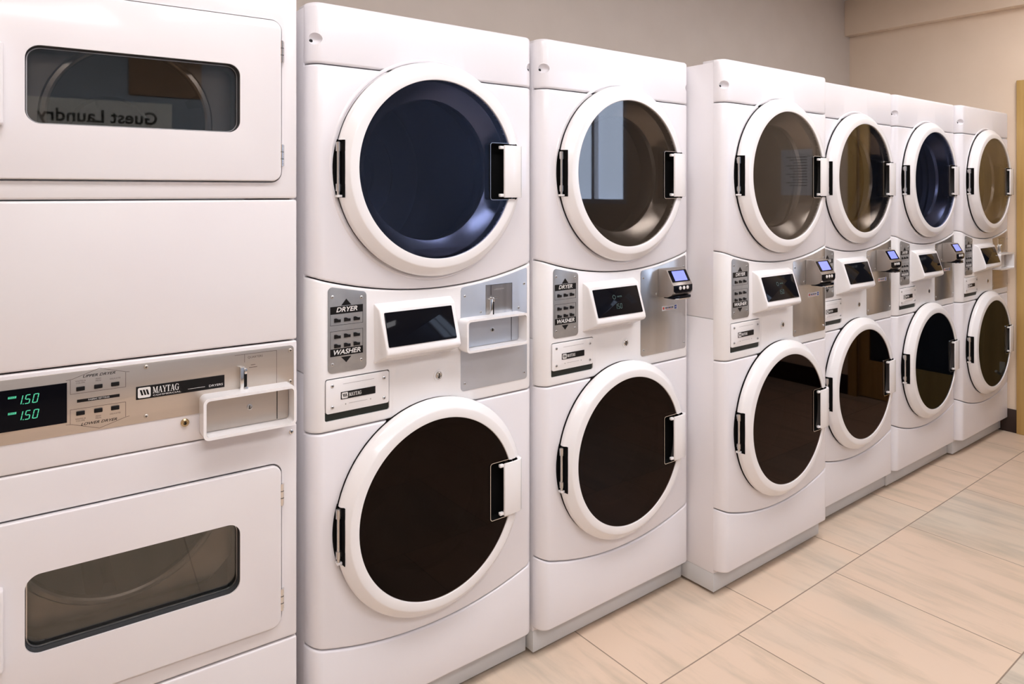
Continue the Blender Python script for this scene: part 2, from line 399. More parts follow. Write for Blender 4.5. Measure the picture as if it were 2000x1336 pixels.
def serif_logo(mb, x, z, h, m, y, sx=.9):
    """MAYTAG in a thick and thin serif face; x is the left end, z the baseline"""
    T, t, s = .22, .08, .07
    def q(ps): mb.prism([(x + px * h * sx, z + pz * h) for px, pz in ps], y - .0003, y, m)
    def bar(x0, x1, z0, z1): q([(x0, z0), (x1, z0), (x1, z1), (x0, z1)])
    def dg(xa, za, xb, zb, w_): q([(xa, za), (xa + w_, za), (xb + w_, zb), (xb, zb)])
    def gM(o):
        bar(o + .10, o + .10 + t, s, 1 - s); bar(o + .86, o + .86 + T, s, 1 - s); dg(o + .10, 1, o + .46, .06, T); dg(o + .54, .06, o + .86, 1, t)
        bar(o, o + .3, 0, s); bar(o + .76, o + 1.18, 0, s); bar(o, o + .2, 1 - s, 1); bar(o + .9, o + 1.18, 1 - s, 1); return 1.22
    def gA(o):
        dg(o + .10, s, o + .44, 1, t); dg(o + .66, s, o + .40, 1, T); bar(o + .22, o + .7, .32, .38)
        bar(o, o + .3, 0, s); bar(o + .58, o + .98, 0, s); return 1.0
    def gY(o):
        dg(o + .38, .42, o + .08, 1 - s, T); dg(o + .5, .42, o + .78, 1 - s, t); bar(o + .38, o + .38 + T, s, .45)
        bar(o + .28, o + .7, 0, s); bar(o, o + .4, 1 - s, 1); bar(o + .66, o + .96, 1 - s, 1); return .94
    def gT(o):
        bar(o, o + .86, 1 - s, 1); bar(o + .32, o + .32 + T, s, 1 - s); bar(o + .22, o + .64, 0, s); bar(o, o + .06, .75, 1 - s); bar(o + .8, o + .86, .75, 1 - s); return .9
    def gG(o):
        cx, cz = o + .5, .5; n = 20
        for i in range(n):
            a0, a1 = [math.radians(45 + 285 * k / n) for k in (i, i + 1)]
            th = lambda a: t + (T - t) * max(0, -math.cos(a)) ** 1.5
            pt = lambda a, r: (cx + r * .92 * math.cos(a), cz + r * math.sin(a))
            q([pt(a0, .52), pt(a1, .52), pt(a1, .52 - th(a1)), pt(a0, .52 - th(a0))])
        bar(o + .70, o + .70 + T * .85, .04, .44); bar(o + .58, o + 1.0, .42, .42 + s); bar(o + .83, o + .89, .68, .98); return 1.05
    o = 0
    for g in (gM, gA, gY, gT, gA, gG): o += g(o)
    return o * h * sx
def badge(mb, x0, x1, z0, z1, y, sub=None, right=None):
    """black strip with the three-stripe emblem and the name"""
    h = z1 - z0
    mb.prism([(x0, z0), (x1, z0), (x1, z1), (x0, z1)], y - .001, y, 'black'); y -= .001
    e = h * .80; ex, ez = x0 + h * .12, z0 + h * .10
    mb.prism(rrect(ex, ex + e * 1.12, ez, ez + e, e * .14, 4), y - .0004, y, 'white_print'); y2 = y - .0004
    for k in range(3):
        a = ex + e * (.16 + .26 * k); mb.prism([(a + e * .16, ez + e * .25), (a + e * .33, ez + e * .25), (a + e * .17, ez + e * .78), (a, ez + e * .78)], y2 - .0002, y2, 'black')
    serif_logo(mb, ex + e * 1.12 + h * .15, z0 + h * (.34 if sub else .26), h * .50, 'white_print', y, .62)
    if sub: mb.text(sub, ex + e * 1.12 + h * .15, z0 + h * .17, h * .17, 'white_print', y, align='LEFT', sx=1.9)
    if right:
        mb.text(right, x1 - h * .12, z0 + h * .26, h * .24, 'white_print', y, align='RIGHT', sx=1.3)
        mb.prism([(x0 + h * 3.7, z0 + h * .25), (x1 - h * 1.5, z0 + h * .25), (x1 - h * 1.5, z0 + h * .275), (x0 + h * 3.7, z0 + h * .275)], y - .0002, y, 'white_print')
def screw(parent, x, y, z, r=.0045, m='chrome', recess=True):
    b = MB(); b.lathe([(r, 0), (r * .95, -r * .3), (r * .55, -r * .55), (0, -r * .6)], (0, 0), m, 14)
    b.box(-r * .55, r * .55, -r * .64, -r * .5, -r * .12, r * .12, 'black'); b.box(-r * .12, r * .12, -r * .64, -r * .5, -r * .55, r * .55, 'black')
    return b.build('screw', parent, loc=(x, y, z))

def door(root, cz, name, glassm):
    c = (CX, cz); y0 = YP
    ring = MB().lathe([(.283, y0 - .006), (.285, y0 - .010), (.2855, y0 - .019), (.284, y0 - .0235), (.281, y0 - .0265), (.2625, y0 - .0425), (.2605, y0 - .0438), (.258, y0 - .0443), (.2405, y0 - .0462), (.2375, y0 - .0455), (.2365, y0 - .043), (.2365, y0 - .015), (.255, y0 - .006)], c, 'door_white', 128, closed=True)
    hz0, hz1 = cz - .076, cz + .072
    ring = cut(ring, [MB().box(.02, .0745, -.2, .1, cz - .074, cz + .068, 'door_white'),
                      MB().box(.540, .60, -.2, .1, hz0 - .004, hz1 + .004, 'door_white')])
    d = ring.build(name, root)
    # pane with a notch for the grip pocket
    n = 96; g = MB().prism([(CX + .237 * math.cos(2 * PI * i / n), cz + .237 * math.sin(2 * PI * i / n)) for i in range(n)], y0 - .0425, y0 - .039, glassm)
    g = cut(g, [MB().prism(rrect(.5035, .66, hz0 - .006, hz1 + .006, .008), -.2, .1, glassm)])
    go = g.build('glass_pane', d); go.material_slots[0].link = 'OBJECT'; go.material_slots[0].material = M[glassm]
    # grip pocket: open box
    p = MB(); x0, x1 = .503, .5985
    o_, i_ = rrect(x0, x1, hz0 - .006, hz1 + .006, .008), rrect(x0 + .0022, x1 - .0022, hz0 - .004, hz1 + .004, .0065)
    p.frame(o_, i_, y0 - .044, y0 - .0185, 'cavity'); p.prism(rrect(x0, x1, hz0 - .006, hz1 + .006, .008), y0 - .0185, y0 - .0165, 'cavity')
    p.build('grip_pocket', d)
    p = MB(); o2, i2 = rrect(x0 - .0006, .580, hz0 - .0068, hz1 + .0068, .0085), rrect(x0 + .0010, .579, hz0 - .0052, hz1 + .0052, .007)
    p.frame(o2, i2, y0 - .0450, y0 - .0435, 'chrome'); p.build('pocket_rim', d)
    # white handle flap
    hp = MB()
    pr = [(.5455, y0 - .0495), (.547, y0 - .054), (.575, y0 - .055), (.602, y0 - .053), (.6145, y0 - .044), (.6175, y0 - .026), (.611, y0 - .022), (.606, y0 - .034), (.598, y0 - .047), (.575, y0 - .0495)]
    b = MB().prism(pr, hz0, hz1, 'door_white', axis='z', bev=.0012)
    b.box(.5335, .547, y0 - .050, y0 - .040, hz0 + .002, hz0 + .011, 'door_white', .002); b.box(.5335, .547, y0 - .050, y0 - .040, hz1 - .011, hz1 - .002, 'door_white', .002)
    b.build('handle', d, 50)
    # hinge: dark slot back plate, barrel and knuckles
    h = MB(); nseg = 14; P = []
    for i in range(nseg + 1):
        a = math.radians(180 - 16 + 32 * i / nseg - 0.4); P.append((CX + .288 * math.cos(a), cz - .003 + .288 * math.sin(a) * .9))
    h.prism(P + [(.100, P[-1][1]), (.100, P[0][1])], y0 - .0028, y0 - .0008, 'cavity')
    h.box(.0728, .0748, y0 - .034, y0 - .003, cz - .0735, cz + .0675, 'cavity')
    h.build('hinge_recess', d)
    h = MB(); xh = .0655; yh = y0 - .016
    h.cyl((xh, yh, cz - .069), (xh, yh, cz + .063), .0042, 'steel', 14)
    for zz, hh in ((cz + .040, .022), (cz - .058, .018)): h.cyl((xh, yh, zz), (xh, yh, zz + hh), .0066, 'steel', 16); h.box(xh, .0735, yh - .003, yh + .012, zz + .003, zz + hh - .003, 'steel', .001)
    h.box(xh - .005, xh + .009, yh - .005, yh + .010, cz - .073, cz - .067, 'door_white', .001)
    h.build('hinge', d)
    return d

def make_machine():
    root = empty('stacked_washer_dryer', (0, 0, 0), 0, '', 'washer dryer')
    # cabinets (open-fronted boxes) and plinth
    b = MB(); D = .715; t = .012
    for z0, z1 in ((.076, .966), (.9685, 1.868)):
        b.box(0, t, 0, D, z0, z1, 'white', .0015); b.box(W - t, W, 0, D, z0, z1, 'white', .0015)
        b.box(t, W - t, D - t, D, z0, z1, 'white'); b.box(t, W - t, .0, D - t, z0, z0 + t, 'white'); b.box(t, W - t, .0, D - t, z1 - t, z1, 'white')
    b.box(.003, W - .003, .002, D - .01, .963, .971, 'plinth')
    b.build('cabinet', root)
    MB().box(0.001, W - .001, .0, D - .02, .011, .0755, 'plinth', .0015).build('plinth', root)
    for fx in (.05, W - .05):
        for fy in (.045, D - .07): MB().lathe([(0, 0), (.02, 0), (.018, .013)], (0, 0), 'rubber', 20).build('foot', root, loc=(fx, fy, 0)).rotation_euler = (PI / 2, 0, 0)
    # top panel with the screw dimples on the rounded corners
    tp = front_panel(lambda x: 1.727 + G, lambda x: H - .011 if False else H, rt=.011, back=.05)
    dim = []
    for sx in (0, 1):
        k = MB(); bb = bmesh.new(); bmesh.ops.create_uvsphere(bb, u_segments=28, v_segments=16, radius=1)
        xc = .011 if sx == 0 else W - .011
        k.take(bb, 'white', Matrix.Translation((xc, -.036, 1.787)) @ Matrix.Diagonal((.022, .0165, .0145, 1))); dim.append(k)
    tp = cut(tp, [hole(CZD)] + dim); tp.build('top_panel', root)
    for xc in (.0105, W - .0105):
        s_ = screw(root, xc, -.0200, 1.783, .0048, 'rubber'); 
    dp = cut(front_panel(lambda x: seam_con(x) + G, lambda x: 1.727 - G), [hole(CZD)]); dp.build('dryer_panel', root)
    # shallow collar pressed round the dryer door
    MB().lathe([(.2875, YP), (.2885, YP - .002), (.293, YP - .0024), (.2965, YP + .0002)], (CX, CZD), 'white', 128).build('door_collar', root)
    # control console
    cp = front_panel(lambda x: .824 + G, lambda x: seam_con(x) - G, m='door_white')
    cp = cut(cp, [hole(CZW), MB().prism(rrect(.037, .212, .851, .955, .006), -.2, YP + .012, 'white')])
    cp.build('control_console', root)
    wp = cut(front_panel(lambda x: seam_low(x) + G, lambda x: .824 - G), [hole(CZW)]); wp.build('washer_panel', root)
    front_panel(lambda x: .088, lambda x: seam_low(x) - G).build('kick_panel', root)
    # drums
    def drum(cz, m1, m2, name):
        y0 = YP; d = MB()
        d.lathe([(.2365, y0 - .036), (.2363, y0 - .012), (.235, y0 - .009), (.192, y0 + .022), (.188, y0 + .034)], (CX, cz), m1, 96)
        d.lathe([(.188, y0 + .034), (.27, y0 + .036), (.27, .056), (.30, .06)], (CX, cz), m2, 96)
        d.lathe([(.205, .06), (.305, .062), (.31, .08), (.31, .56), (.30, .58)], (CX, cz), m1 if m1 == 'drum' else m2, 96)
        d.lathe([(.31, .57), (.20, .565), (.19, .555), (.12, .55), (.115, .56), (0, .56)], (CX, cz), m2, 96)
        d.build(name, root)
    drum(CZD, 'drum', 'drum_back', 'dryer_drum'); drum(CZW, 'tub_dark', 'tub_dark', 'washer_drum')
    door(root, CZD, 'dryer_door', 'glass_grey'); door(root, CZW, 'washer_door', 'glass_brown')
    # key pad plate
    y = YP - .0001
    kp = MB().prism(rrect(.044, .147, .968, 1.180, .012, 6, 1.164), y - .0016, y, 'grey_plate', bev=.0005)
    y -= .0016
    kp.prism([(.0785, 1.133), (.1055, 1.133), (.092, 1.149)], y - .0004, y, 'black'); kp.prism([(.0785, 1.0055), (.092, .991), (.1055, 1.0055)], y - .0004, y, 'black')
    kp.prism([(.050, 1.1135), (.137, 1.1135), (.137, 1.1315), (.050, 1.1315)], y - .0004, y, 'black')
    kp.prism([(.050, 1.009), (.137, 1.009), (.137, 1.0265), (.050, 1.0265)], y - .0004, y, 'black')
    kp.text('DRYER', .093, 1.1225, .0165, 'white_print', y - .0004, shear=.25, bold=.0003, sx=1.12); kp.text('WASHER', .093, 1.0178, .0165, 'white_print', y - .0004, shear=.25, bold=.0003, sx=1.12)
    def outl(x0, x1, z0, z1):
        t = .0007
        for a in ((x0, x1, z0, z0 + t), (x0, x1, z1 - t, z1), (x0, x0 + t, z0, z1), (x1 - t, x1, z0, z1)): kp.prism([(a[0], a[2]), (a[1], a[2]), (a[1], a[3]), (a[0], a[3])], y - .0003, y, 'black')
    outl(.050, .137, 1.085, 1.1135); outl(.050, .137, 1.0265, 1.071)
    for zz in (1.0975, 1.0575, 1.0355):
        for xx in (.0685, .0945, .120):
            for k in (0, 1): kp.prism([(xx - .008, zz + .0062 + k * .003), (xx + .006 + .002 * k, zz + .0062 + k * .003), (xx + .006 + .002 * k, zz + .0072 + k * .003), (xx - .008, zz + .0072 + k * .003)], y - .0002, y, 'grey_print')
    kpo = kp.build('key_pad', root)
    for zz in (1.0975, 1.0575, 1.0345):
        for xx in (.0685, .0945, .120):
            MB().prism([(-.0085, -.0048), (.0085, -.0048), (.0085, .0018), (.003, .0018), (0, .0036), (-.0035, .0052), (-.0085, .0048)], -.0022, 0, 'black', bev=.0005).build('button', kpo, loc=(xx, y, zz))
    for xx, zz in ((.0555, 1.156), (.1325, 1.149), (.0555, .990), (.1325, .992)): screw(kpo, xx, y, zz, .0042, 'steel')
    # display housing: tilted wedge
    hs = MB(); prof = [(0.004, 1.130), (YP - .004, 1.128), (YP - .0225, 1.1165), (YP - .0245, 1.113), (YP - .0565, 1.0165), (YP - .0585, 1.006), (YP - .053, .998), (YP - .040, .9925), (YP, .9755), (.004, .975)]
    b = bmesh.new(); A = []; B = []
    for (yy, zz) in prof:
        k = max(0, (YP - yy)) ; A.append(b.verts.new((.166 + k * .18, yy, zz))); B.append(b.verts.new((.400 - k * .05, yy, zz)))
    n = len(prof); b.faces.new(A); b.faces.new(B[::-1])
    for i in range(n): b.faces.new((A[i], B[i], B[(i + 1) % n], A[(i + 1) % n]))
    bmesh.ops.recalc_face_normals(b, faces=b.faces)
    bmesh.ops.bevel(b, geom=b.edges[:], offset=.004, segments=3, affect='EDGES', profile=.5)
    hs.take(b, 'door_white'); ho = hs.build('display_housing', root, 40)
    ang = math.atan2(.032, .0965)
    sc = MB().prism(rrect(-.101, .101, -.044, .044, .003), -.0022, .001, 'black_gloss', bev=.0006); so = sc.build('screen', ho, loc=(.2835, YP - .0405, 1.065)); so.rotation_euler = (-ang, 0, 0)
    # key lock
    lk = MB().lathe([(.0155, y + .0018), (.0155, y), (.0135, y - .0006), (.0105, y - .0002)], (.361, .915), 'door_white', 32); lk.lathe([(.0098, YP), (.0098, YP - .003), (.0085, YP - .0042), (.006, YP - .0042), (.0055, YP - .002), (.0035, YP - .002), (.0035, YP - .0035), (0, YP - .0035)], (.361, .915), 'chrome', 32)
    lk.box(.3602, .3618, YP - .0048, YP - .003, .908, .922, 'black'); lk.build('key_lock', root)
    # service plate with badge, dark slot under it
    sp = MB().prism(rrect(.0385, .209, .8705, .9525, .006), YP - .004, YP + .002, 'door_white', bev=.001)
    badge(sp, .0765, .170, .9015, .9195, YP - .0042)
    sp.prism([(.083, .9385), (.167, .9385), (.167, .9393), (.083, .9393)], YP - .0043, YP - .004, 'grey_print'); sp.prism([(.098, .8885), (.148, .8885), (.148, .8893), (.098, .8893)], YP - .0043, YP - .004, 'grey_print')
    spo = sp.build('service_plate', root)
    for xx, zz, r in ((.0545, .938, .0045), (.195, .936, .0045), (.0545, .8855, .0045), (.195, .8845, .0045), (.0895, .8882, .0018), (.157, .8888, .0018)): screw(spo, xx, YP - .004, zz, r, 'steel')
    MB().prism(rrect(.0375, .2115, .8515, .8705, .005), YP + .004, YP + .0115, 'slot_green').build('vent_slot', root)
    return root

def face_plate(root, m, name):
    xs0, xs1 = .433, .6685; P = []
    r = .010
    for cx, cz, a0 in ((xs1 - r, .8585 + r, -90),):
        for i in range(6): a = math.radians(a0 + 18 * i); P.append((cx + r * math.cos(a), cz + r * math.sin(a)))
    for i in range(13):
        x = xs1 + (xs0 + .004 - xs1) * i / 12; z = seam_con(x) - .0075
        if i == 0: P.append((x, z - .006)); P.append((x - .003, z - .0005 - .001)); continue
        if i == 12: P.append((xs0 + .010, seam_con(xs0 + .01) - .0078)); P.append((xs0 + .003, z - .002)); P.append((xs0, z - .010)); continue
        P.append((x, z))
    for i in range(6): a = math.radians(180 + 18 * i); P.append((xs0 + r + r * math.cos(a), .8585 + r + r * math.sin(a)))
    o = MB().prism(P, YP - .0016, YP + .001, m, bev=.0005).build(name, root)
    return o
def coin_box(root, tint):
    o = face_plate(root, tint, 'coin_plate'); y = YP - .0016
    for xx, zz in ((.4455, 1.123), (.657, 1.142), (.4455, .879), (.657, .878), (.500, 1.073), (.636, 1.072)): screw(o, xx, y, zz, .0038, 'steel')
    mb = MB().prism(rrect(.517, .611, 1.056, 1.147, .001, 2), y - .0008, y, 'steel'); y2 = y - .0008
    t = .0006
    for a in ((.517, .611, 1.147, 1.148), (.611, .612, 1.056, 1.148), (.517, .611, 1.0555, 1.056)): mb.prism([(a[0], a[2]), (a[1], a[2]), (a[1], a[3]), (a[0], a[3])], y2 - .0002, y, 'black')
    mb.prism([(.5345, 1.118), (.5362, 1.118), (.5362, 1.146), (.5345, 1.146)], y2 - .0003, y2, 'black')
    mb.text('QUARTERS', .546, 1.1335, .007, 'grey_print', y2, align='LEFT', sx=1.0)
    mb.prism([(.547, 1.112), (.558, 1.112), (.558, 1.1132), (.547, 1.1132)], y2 - .0002, y2, 'grey_print'); mb.prism([(.545, 1.106), (.563, 1.106), (.563, 1.1072), (.545, 1.1072)], y2 - .0002, y2, 'grey_print')
    mb.build('coin_slide_plate', o)
    mb = MB(); mb.box(.5265, .5345, y2 - .011, y2, 1.057, 1.108, 'chrome', .001); mb.box(.5345, .5405, y2 - .012, y2, 1.100, 1.112, 'chrome', .0025); mb.box(.5345, .5405, y2 - .009, y2, 1.062, 1.1, 'black', .0015); mb.box(.5345, .5445, y2 - .013, y2, 1.052, 1.063, 'chrome', .0025)
    mb.build('coin_mechanism', o)
    tray(root, .4235, .6385, .9725, 1.0635, YP - .0018, .044, tint)
def tray(root, x0, x1, z0, z1, y, dep, back='plate_steel'):
    """projecting frame with a steel lock plate inside"""
    mb = MB(); t = .006
    O = rrect(x0, x1, z0, z1, .012, 6); I = rrect(x0 + t, x1 - t, z0 + t, z1 - t, .008, 6)
    mb.frame(O, I, y - dep, y, 'door_white')
    o = mb.build('coin_tray', root)
    p = MB().prism(rrect(x0 + t + .001, x1 - t - .001, z0 + t + .001, z1 - t - .001, .006), y - .0052, y - .0002, back)
    p.box(x1 - t - .028, x1 - t - .0262, y - .0056, y - .004, z0 + t + .003, z1 - t - .003, 'black')
    p.build('lock_plate', o)
    k = MB().lathe([(.0062, y - .005), (.0062, y - .0085), (.0045, y - .009), (.0038, y - .0075), (0, y - .0075)], ((x0 + x1) / 2 + .005, (z0 + z1) / 2 + .002), 'steel', 20)
    k.box((x0 + x1) / 2 + .0043, (x0 + x1) / 2 + .0057, y - .0095, y - .007, (z0 + z1) / 2 - .002, (z0 + z1) / 2 + .006, 'black'); k.build('tray_lock', o)
    return o
def reader(root, plate='plate_steel'):
    o = face_plate(root, plate, 'reader_plate'); y = YP - .0016
    for xx, zz in ((.4455, 1.123), (.657, 1.150), (.4455, .879), (.657, .878), (.512, 1.064)): screw(o, xx, y, zz, .0038, 'steel')
    lb = MB().prism(rrect(.541, .622, 1.0015, 1.0185, .0015, 3), y - .0003, y, 'label'); y2 = y - .0003
    lb.lathe([(.0048, y2), (.0046, y2 - .0002), (0, y2 - .0002)], (.549, 1.010), 'red', 20)
    for k in range(5): lb.prism([(.559 + .0085 * k, 1.0085), (.5655 + .0085 * k, 1.0085), (.5655 + .0085 * k, 1.0125), (.559 + .0085 * k, 1.0125)], y2 - .0002, y2, 'blue' if k % 2 else 'black')
    lb.prism([(.559, 1.0045), (.598, 1.0045), (.598, 1.0057), (.559, 1.0057)], y2 - .0002, y2, 'red')
    lb.prism([(.607, 1.0035), (.618, 1.0035), (.618, 1.0165), (.607, 1.0165)], y2 - .0002, y2, 'blue'); lb.prism([(.6095, 1.009), (.6155, 1.009), (.6155, 1.0115), (.6095, 1.0115)], y2 - .0003, y2, 'label')
    lb.build('payment_label', o)
    x0, x1 = .5215, .6235
    pf = [(y, 1.1495), (y - .036, 1.1475), (y - .0605, 1.1045), (y - .0655, 1.0975), (y - .0655, 1.0725), (y - .057, 1.0625), (y - .040, 1.0555), (y, 1.0515)]
    r = MB().prism(pf, x0, x1, 'reader', axis='x', bev=.0016).build('card_reader', root)
    a = math.atan2(.0245, .043)
    s = MB().prism(rrect(-.046, .046, -.0215, .0215, .002), -.0012, .001, 'black_gloss'); so = s.build('screen_bezel', r, loc=((x0 + x1) / 2, y - .0485, 1.1262)); so.rotation_euler = (-a, 0, 0)
    s = MB().prism(rrect(-.032, .032, -.018, .018, .001), -.0018, -.0011, 'lcd'); so = s.build('screen', r, loc=((x0 + x1) / 2 + .001, y - .0485, 1.1262)); so.rotation_euler = (-a, 0, 0)
    k = MB().prism([(x0 + .003, 1.0965), (x0 + .003, 1.078), (x0 + .012, 1.0705), (x1 - .012, 1.0705), (x1 - .003, 1.078), (x1 - .003, 1.0965)], y - .0675, y - .064, 'black_gloss', bev=.0006); k.build('key_fascia', r)
    for q in range(3):
        b = MB().lathe([(.0062, 0), (.0060, -.0016), (.004, -.0024), (0, -.0026)], (0, 0), 'white_print', 20); b.build('button', r, loc=(x0 + .034 + .019 * q, y - .0675, 1.0875))
    c = MB().box(x0 + .004, x1 - .006, y - .064, y - .020, 1.0505, 1.0605, 'black_gloss', .002); c.prism([(x0 + .022, y - .070), (x1 - .022, y - .070), (x1 - .006, y - .058), (x0 + .006, y - .058)], 1.0485, 1.0525, 'chrome', axis='z', bev=.0008); c.build('card_slot', r)

proto = make_machine()
PARTS_COIN = ('coin_plate', 'coin_tray')
readerm = copy_tree(proto)
last = copy_tree(proto)
coin_box(proto, 'blue_reflect_plate')
reader(readerm)
coin_box(last, 'warm_steel')  # champagne tint here stands in for the golden reflection on this plate
m3 = copy_tree(readerm); m4 = copy_tree(readerm); m5 = copy_tree(readerm)
GRP = 'stacked washer dryers along the back wall'
spots = [
 (proto, .650, 1.685, 'navy', 'brown', 'white stacked washer dryer with coin tray, nearest the old stacked dryer at the left'),
 (readerm, 1.358, 1.662, 'grey', 'brown', 'white stacked washer dryer with card reader, directly left of the forward-standing one'),
 (m3, 2.064, 1.527, 'grey', 'brown', 'white stacked washer dryer with card reader standing forward, its beige side and plinth corner showing'),
 (m4, 2.765, 1.585, 'grey', 'brown', 'white stacked washer dryer with card reader, directly right of the forward-standing one'),
 (m5, 3.4655, 1.578, 'navy', 'black', 'white stacked washer dryer with card reader, second from the right wall'),
 (last, 4.1665, 1.553, 'grey', 'black', 'white stacked washer dryer with coin tray, last of the row beside the right wall'),
]
for o, x, y, g1, g2, lab in spots:
    o.location = (x, y, 0); o['label'] = lab; o['group'] = GRP; o['category'] = 'washer dryer'
    for ch in o.children:
        n = ch.name.split('.')[0]
        if n in ('dryer_door', 'washer_door'):
            for s in ch.children:
                if s.name.split('.')[0] == 'glass_pane': s.material_slots[0].material = M['glass_' + (g1 if n == 'dryer_door' else g2)]
def seg_text(mb, s, x, z, h, m, y, sl=.2, gap=.1):
    """seven segment digits"""
    SEG = {'0': 'abcdef', '1': 'bc', '5': 'acdfg'}
    w_ = h * .5; t = h * .09
    for ch in s:
        if ch == '.':
            mb.prism([(x - h * .10, z), (x - h * .10 + t, z), (x - h * .10 + t, z + t), (x - h * .10, z + t)], y - .0003, y, m); continue
        for g in SEG[ch]:
            R = {'a': (t, w_ - t, h - t, h), 'd': (t, w_ - t, 0, t), 'g': (t, w_ - t, h / 2 - t / 2, h / 2 + t / 2), 'f': (0, t, h / 2 + t * .3, h - t * .5), 'b': (w_ - t, w_, h / 2 + t * .3, h - t * .5), 'e': (0, t, t * .5, h / 2 - t * .3), 'c': (w_ - t, w_, t * .5, h / 2 - t * .3)}[g]
            mb.prism([(x + R[0] + sl * R[2], z + R[2]), (x + R[1] + sl * R[2], z + R[2]), (x + R[1] + sl * R[3], z + R[3]), (x + R[0] + sl * R[3], z + R[3])], y - .0003, y, m)
        x += w_ + h * .22
# faint readouts on the second and third machine's displays
for mm in (readerm, m3):
    for ch in mm.children:
        if ch.name.split('.')[0] == 'display_housing':
            b = MB(); seg_text(b, '1.50', -.022, -.024, .016, 'dim_led', 0)
            b.text('DRYER', -.002, .014, .007, 'dim_led', 0, align='LEFT'); b.lathe([(.007, 0), (.007, -.0003), (.0055, -.0003), (.0055, 0)], (-.016, .014), 'dim_led', 20)
            o = b.build('readout', ch, loc=(.2835, YP - .0432, 1.066)); o.rotation_euler = (-math.atan2(.032, .0965), 0, 0)

# ------------------------------------------------------------------ old stacked dryer at the left
def old_dryer():
    WD, D, HT = .686, .655, 1.93
    root = empty('stacked_dryer', (.613, 1.63, 0), -math.radians(3), 'old style white stacked dryer with rectangular door windows, leftmost machine', 'dryer')
    x0, x1 = -WD, 0; t = .012; yb = .02
    b = MB()
    b.box(x0 + .001, x0 + t, yb, D, .0, HT, 'old_white', .001); b.box(x1 - t, x1 - .001, yb, D, 0, HT, 'old_white', .001); b.box(x0 + t, x1 - t, D - t, D, 0, HT, 'old_white'); b.box(x0 + t, x1 - t, yb, D - t, HT - t, HT, 'old_white'); b.box(x0 + t, x1 - t, yb, D - t, 0, t, 'old_white'); b.box(x0 + t, x1 - t, .06, D - t, 1.06, 1.09, 'rubber')
    b.build('cabinet', root)
    MB().box(x0, x1, 0, .02, .0, .366, 'old_white', .005, 3).build('kick_panel', root)
    def rim(z0, z1, dz0, dz1, name):
        f = MB().box(x0, x1, 0, .02, z0, z1, 'old_white', .005, 3)
        f = cut(f, [MB().prism(rrect(-.6485, -.0355, dz0 - .0035, dz1 + .0035, .0255), -.1, .013, 'old_white'), MB().prism(rrect(-.60, -.085, dz0 + .04, dz1 - .04, .03), -.1, .1, 'old_white')])
        return f.build(name, root)
    rim(.370, .868, .407, .781, 'lower_front'); rim(1.399, HT, 1.439, 1.810, 'upper_front')
    MB().box(x0, x1, 0, .02, 1.067, 1.396, 'old_white', .005, 3).build('middle_panel', root)
    # control section: a step with the champagne steel plate
    MB().box(x0, x1, .0, .02, .8705, 1.0635, 'old_white', .004, 3).build('control_section', root)
    y = 0
    pl = MB().prism(rrect(x0 + .01, -.008, .930, 1.0545, .010), -.0018, 0, 'warm_steel', bev=.0006); y = -.0018
    badge(pl, -.338, -.163, .9795, 1.0065, y, 'COMMERCIAL', 'DRYERS')
    def line(x_a, z_a, x_b, z_b, w_=.0008):
        d = Vector((x_b - x_a, z_b - z_a)); n = Vector((-d.y, d.x)).normalized() * w_ / 2
        pl.prism([(x_a - n.x, z_a - n.y), (x_b - n.x, z_b - n.y), (x_b + n.x, z_b + n.y), (x_a + n.x, z_a + n.y)], y - .0002, y, 'line_print')
    for s in (1, -1):
        zc = .9945; F = lambda z: zc + s * (z - zc)
        for a in ((-.462, 1.0385, -.452, 1.0395), (-.452, 1.0395, -.404, 1.0555), (-.404, 1.0555, -.357, 1.0415), (-.357, 1.0415, -.350, 1.0405), (-.4545, 1.0385, -.4545, 1.010), (-.4545, 1.010, -.357, 1.010), (-.357, 1.010, -.357, 1.0405)):
            line(a[0], F(a[1]), a[2], F(a[3]))
        pl.text('UPPER DRYER' if s > 0 else 'LOWER DRYER', -.405, F(1.0425), .0075, 'black', y, shear=.35, bold=.0001, sx=1.25)
        for xx, tx in ((-.437, 'WHITES &\nCOLORS'), (-.406, 'PERM\nPRESS'), (-.376, 'DELICATES')):
            pl.text(tx, xx, F(1.0325 if '\n' in tx else 1.0305) , .0040, 'line_print', y)
    pl.prism([(-.443, .9915), (-.368, .9915), (-.368, .9975), (-.443, .9975)], y - .0003, y, 'black'); pl.text('FABRIC SETTING', -.405, .9945, .0042, 'white_print', y - .0003, sx=1.2)
    # coin slide outline
    for a in ((-.141, 1.0465, -.048, 1.0465), (-.048, 1.0465, -.048, .967), (-.141, .967, -.048, .967), (-.1195, 1.0465, -.1195, 1.028)): line(*a)
    pl.text('QUARTERS', -.113, 1.038, .0068, 'line_print', y, align='LEFT')
    line(-.106, 1.0205, -.096, 1.0205, .0012); line(-.110, 1.015, -.092, 1.015, .0012)
    po = pl.build('control_plate', root)
    for xx, zz, r in ((-.319, 1.046, .0045), (-.319, .9425, .0045), (-.0165, 1.0425, .0045), (-.0165, .970, .0045)): screw(po, xx, y, zz, r, 'warm_steel')
    for s in (1, -1):
        for xx in (-.437, -.406, -.376): MB().box(-.0075, .0075, -.0022, 0, -.0042, .0042, 'black', .0012).build('button', po, loc=(xx, y, .9945 + s * .0245))
    st = MB(); st.box(-.1315, -.1235, y - .012, y, .965, 1.020, 'chrome', .001); st.box(-.1235, -.1165, y - .014, y, 1.004, 1.018, 'chrome', .003); st.box(-.1235, -.1165, y - .011, y, .977, 1.004, 'black', .0015); st.box(-.1235, -.1145, y - .015, y, .9635, .977, 'chrome', .003); st.build('coin_mechanism', po)
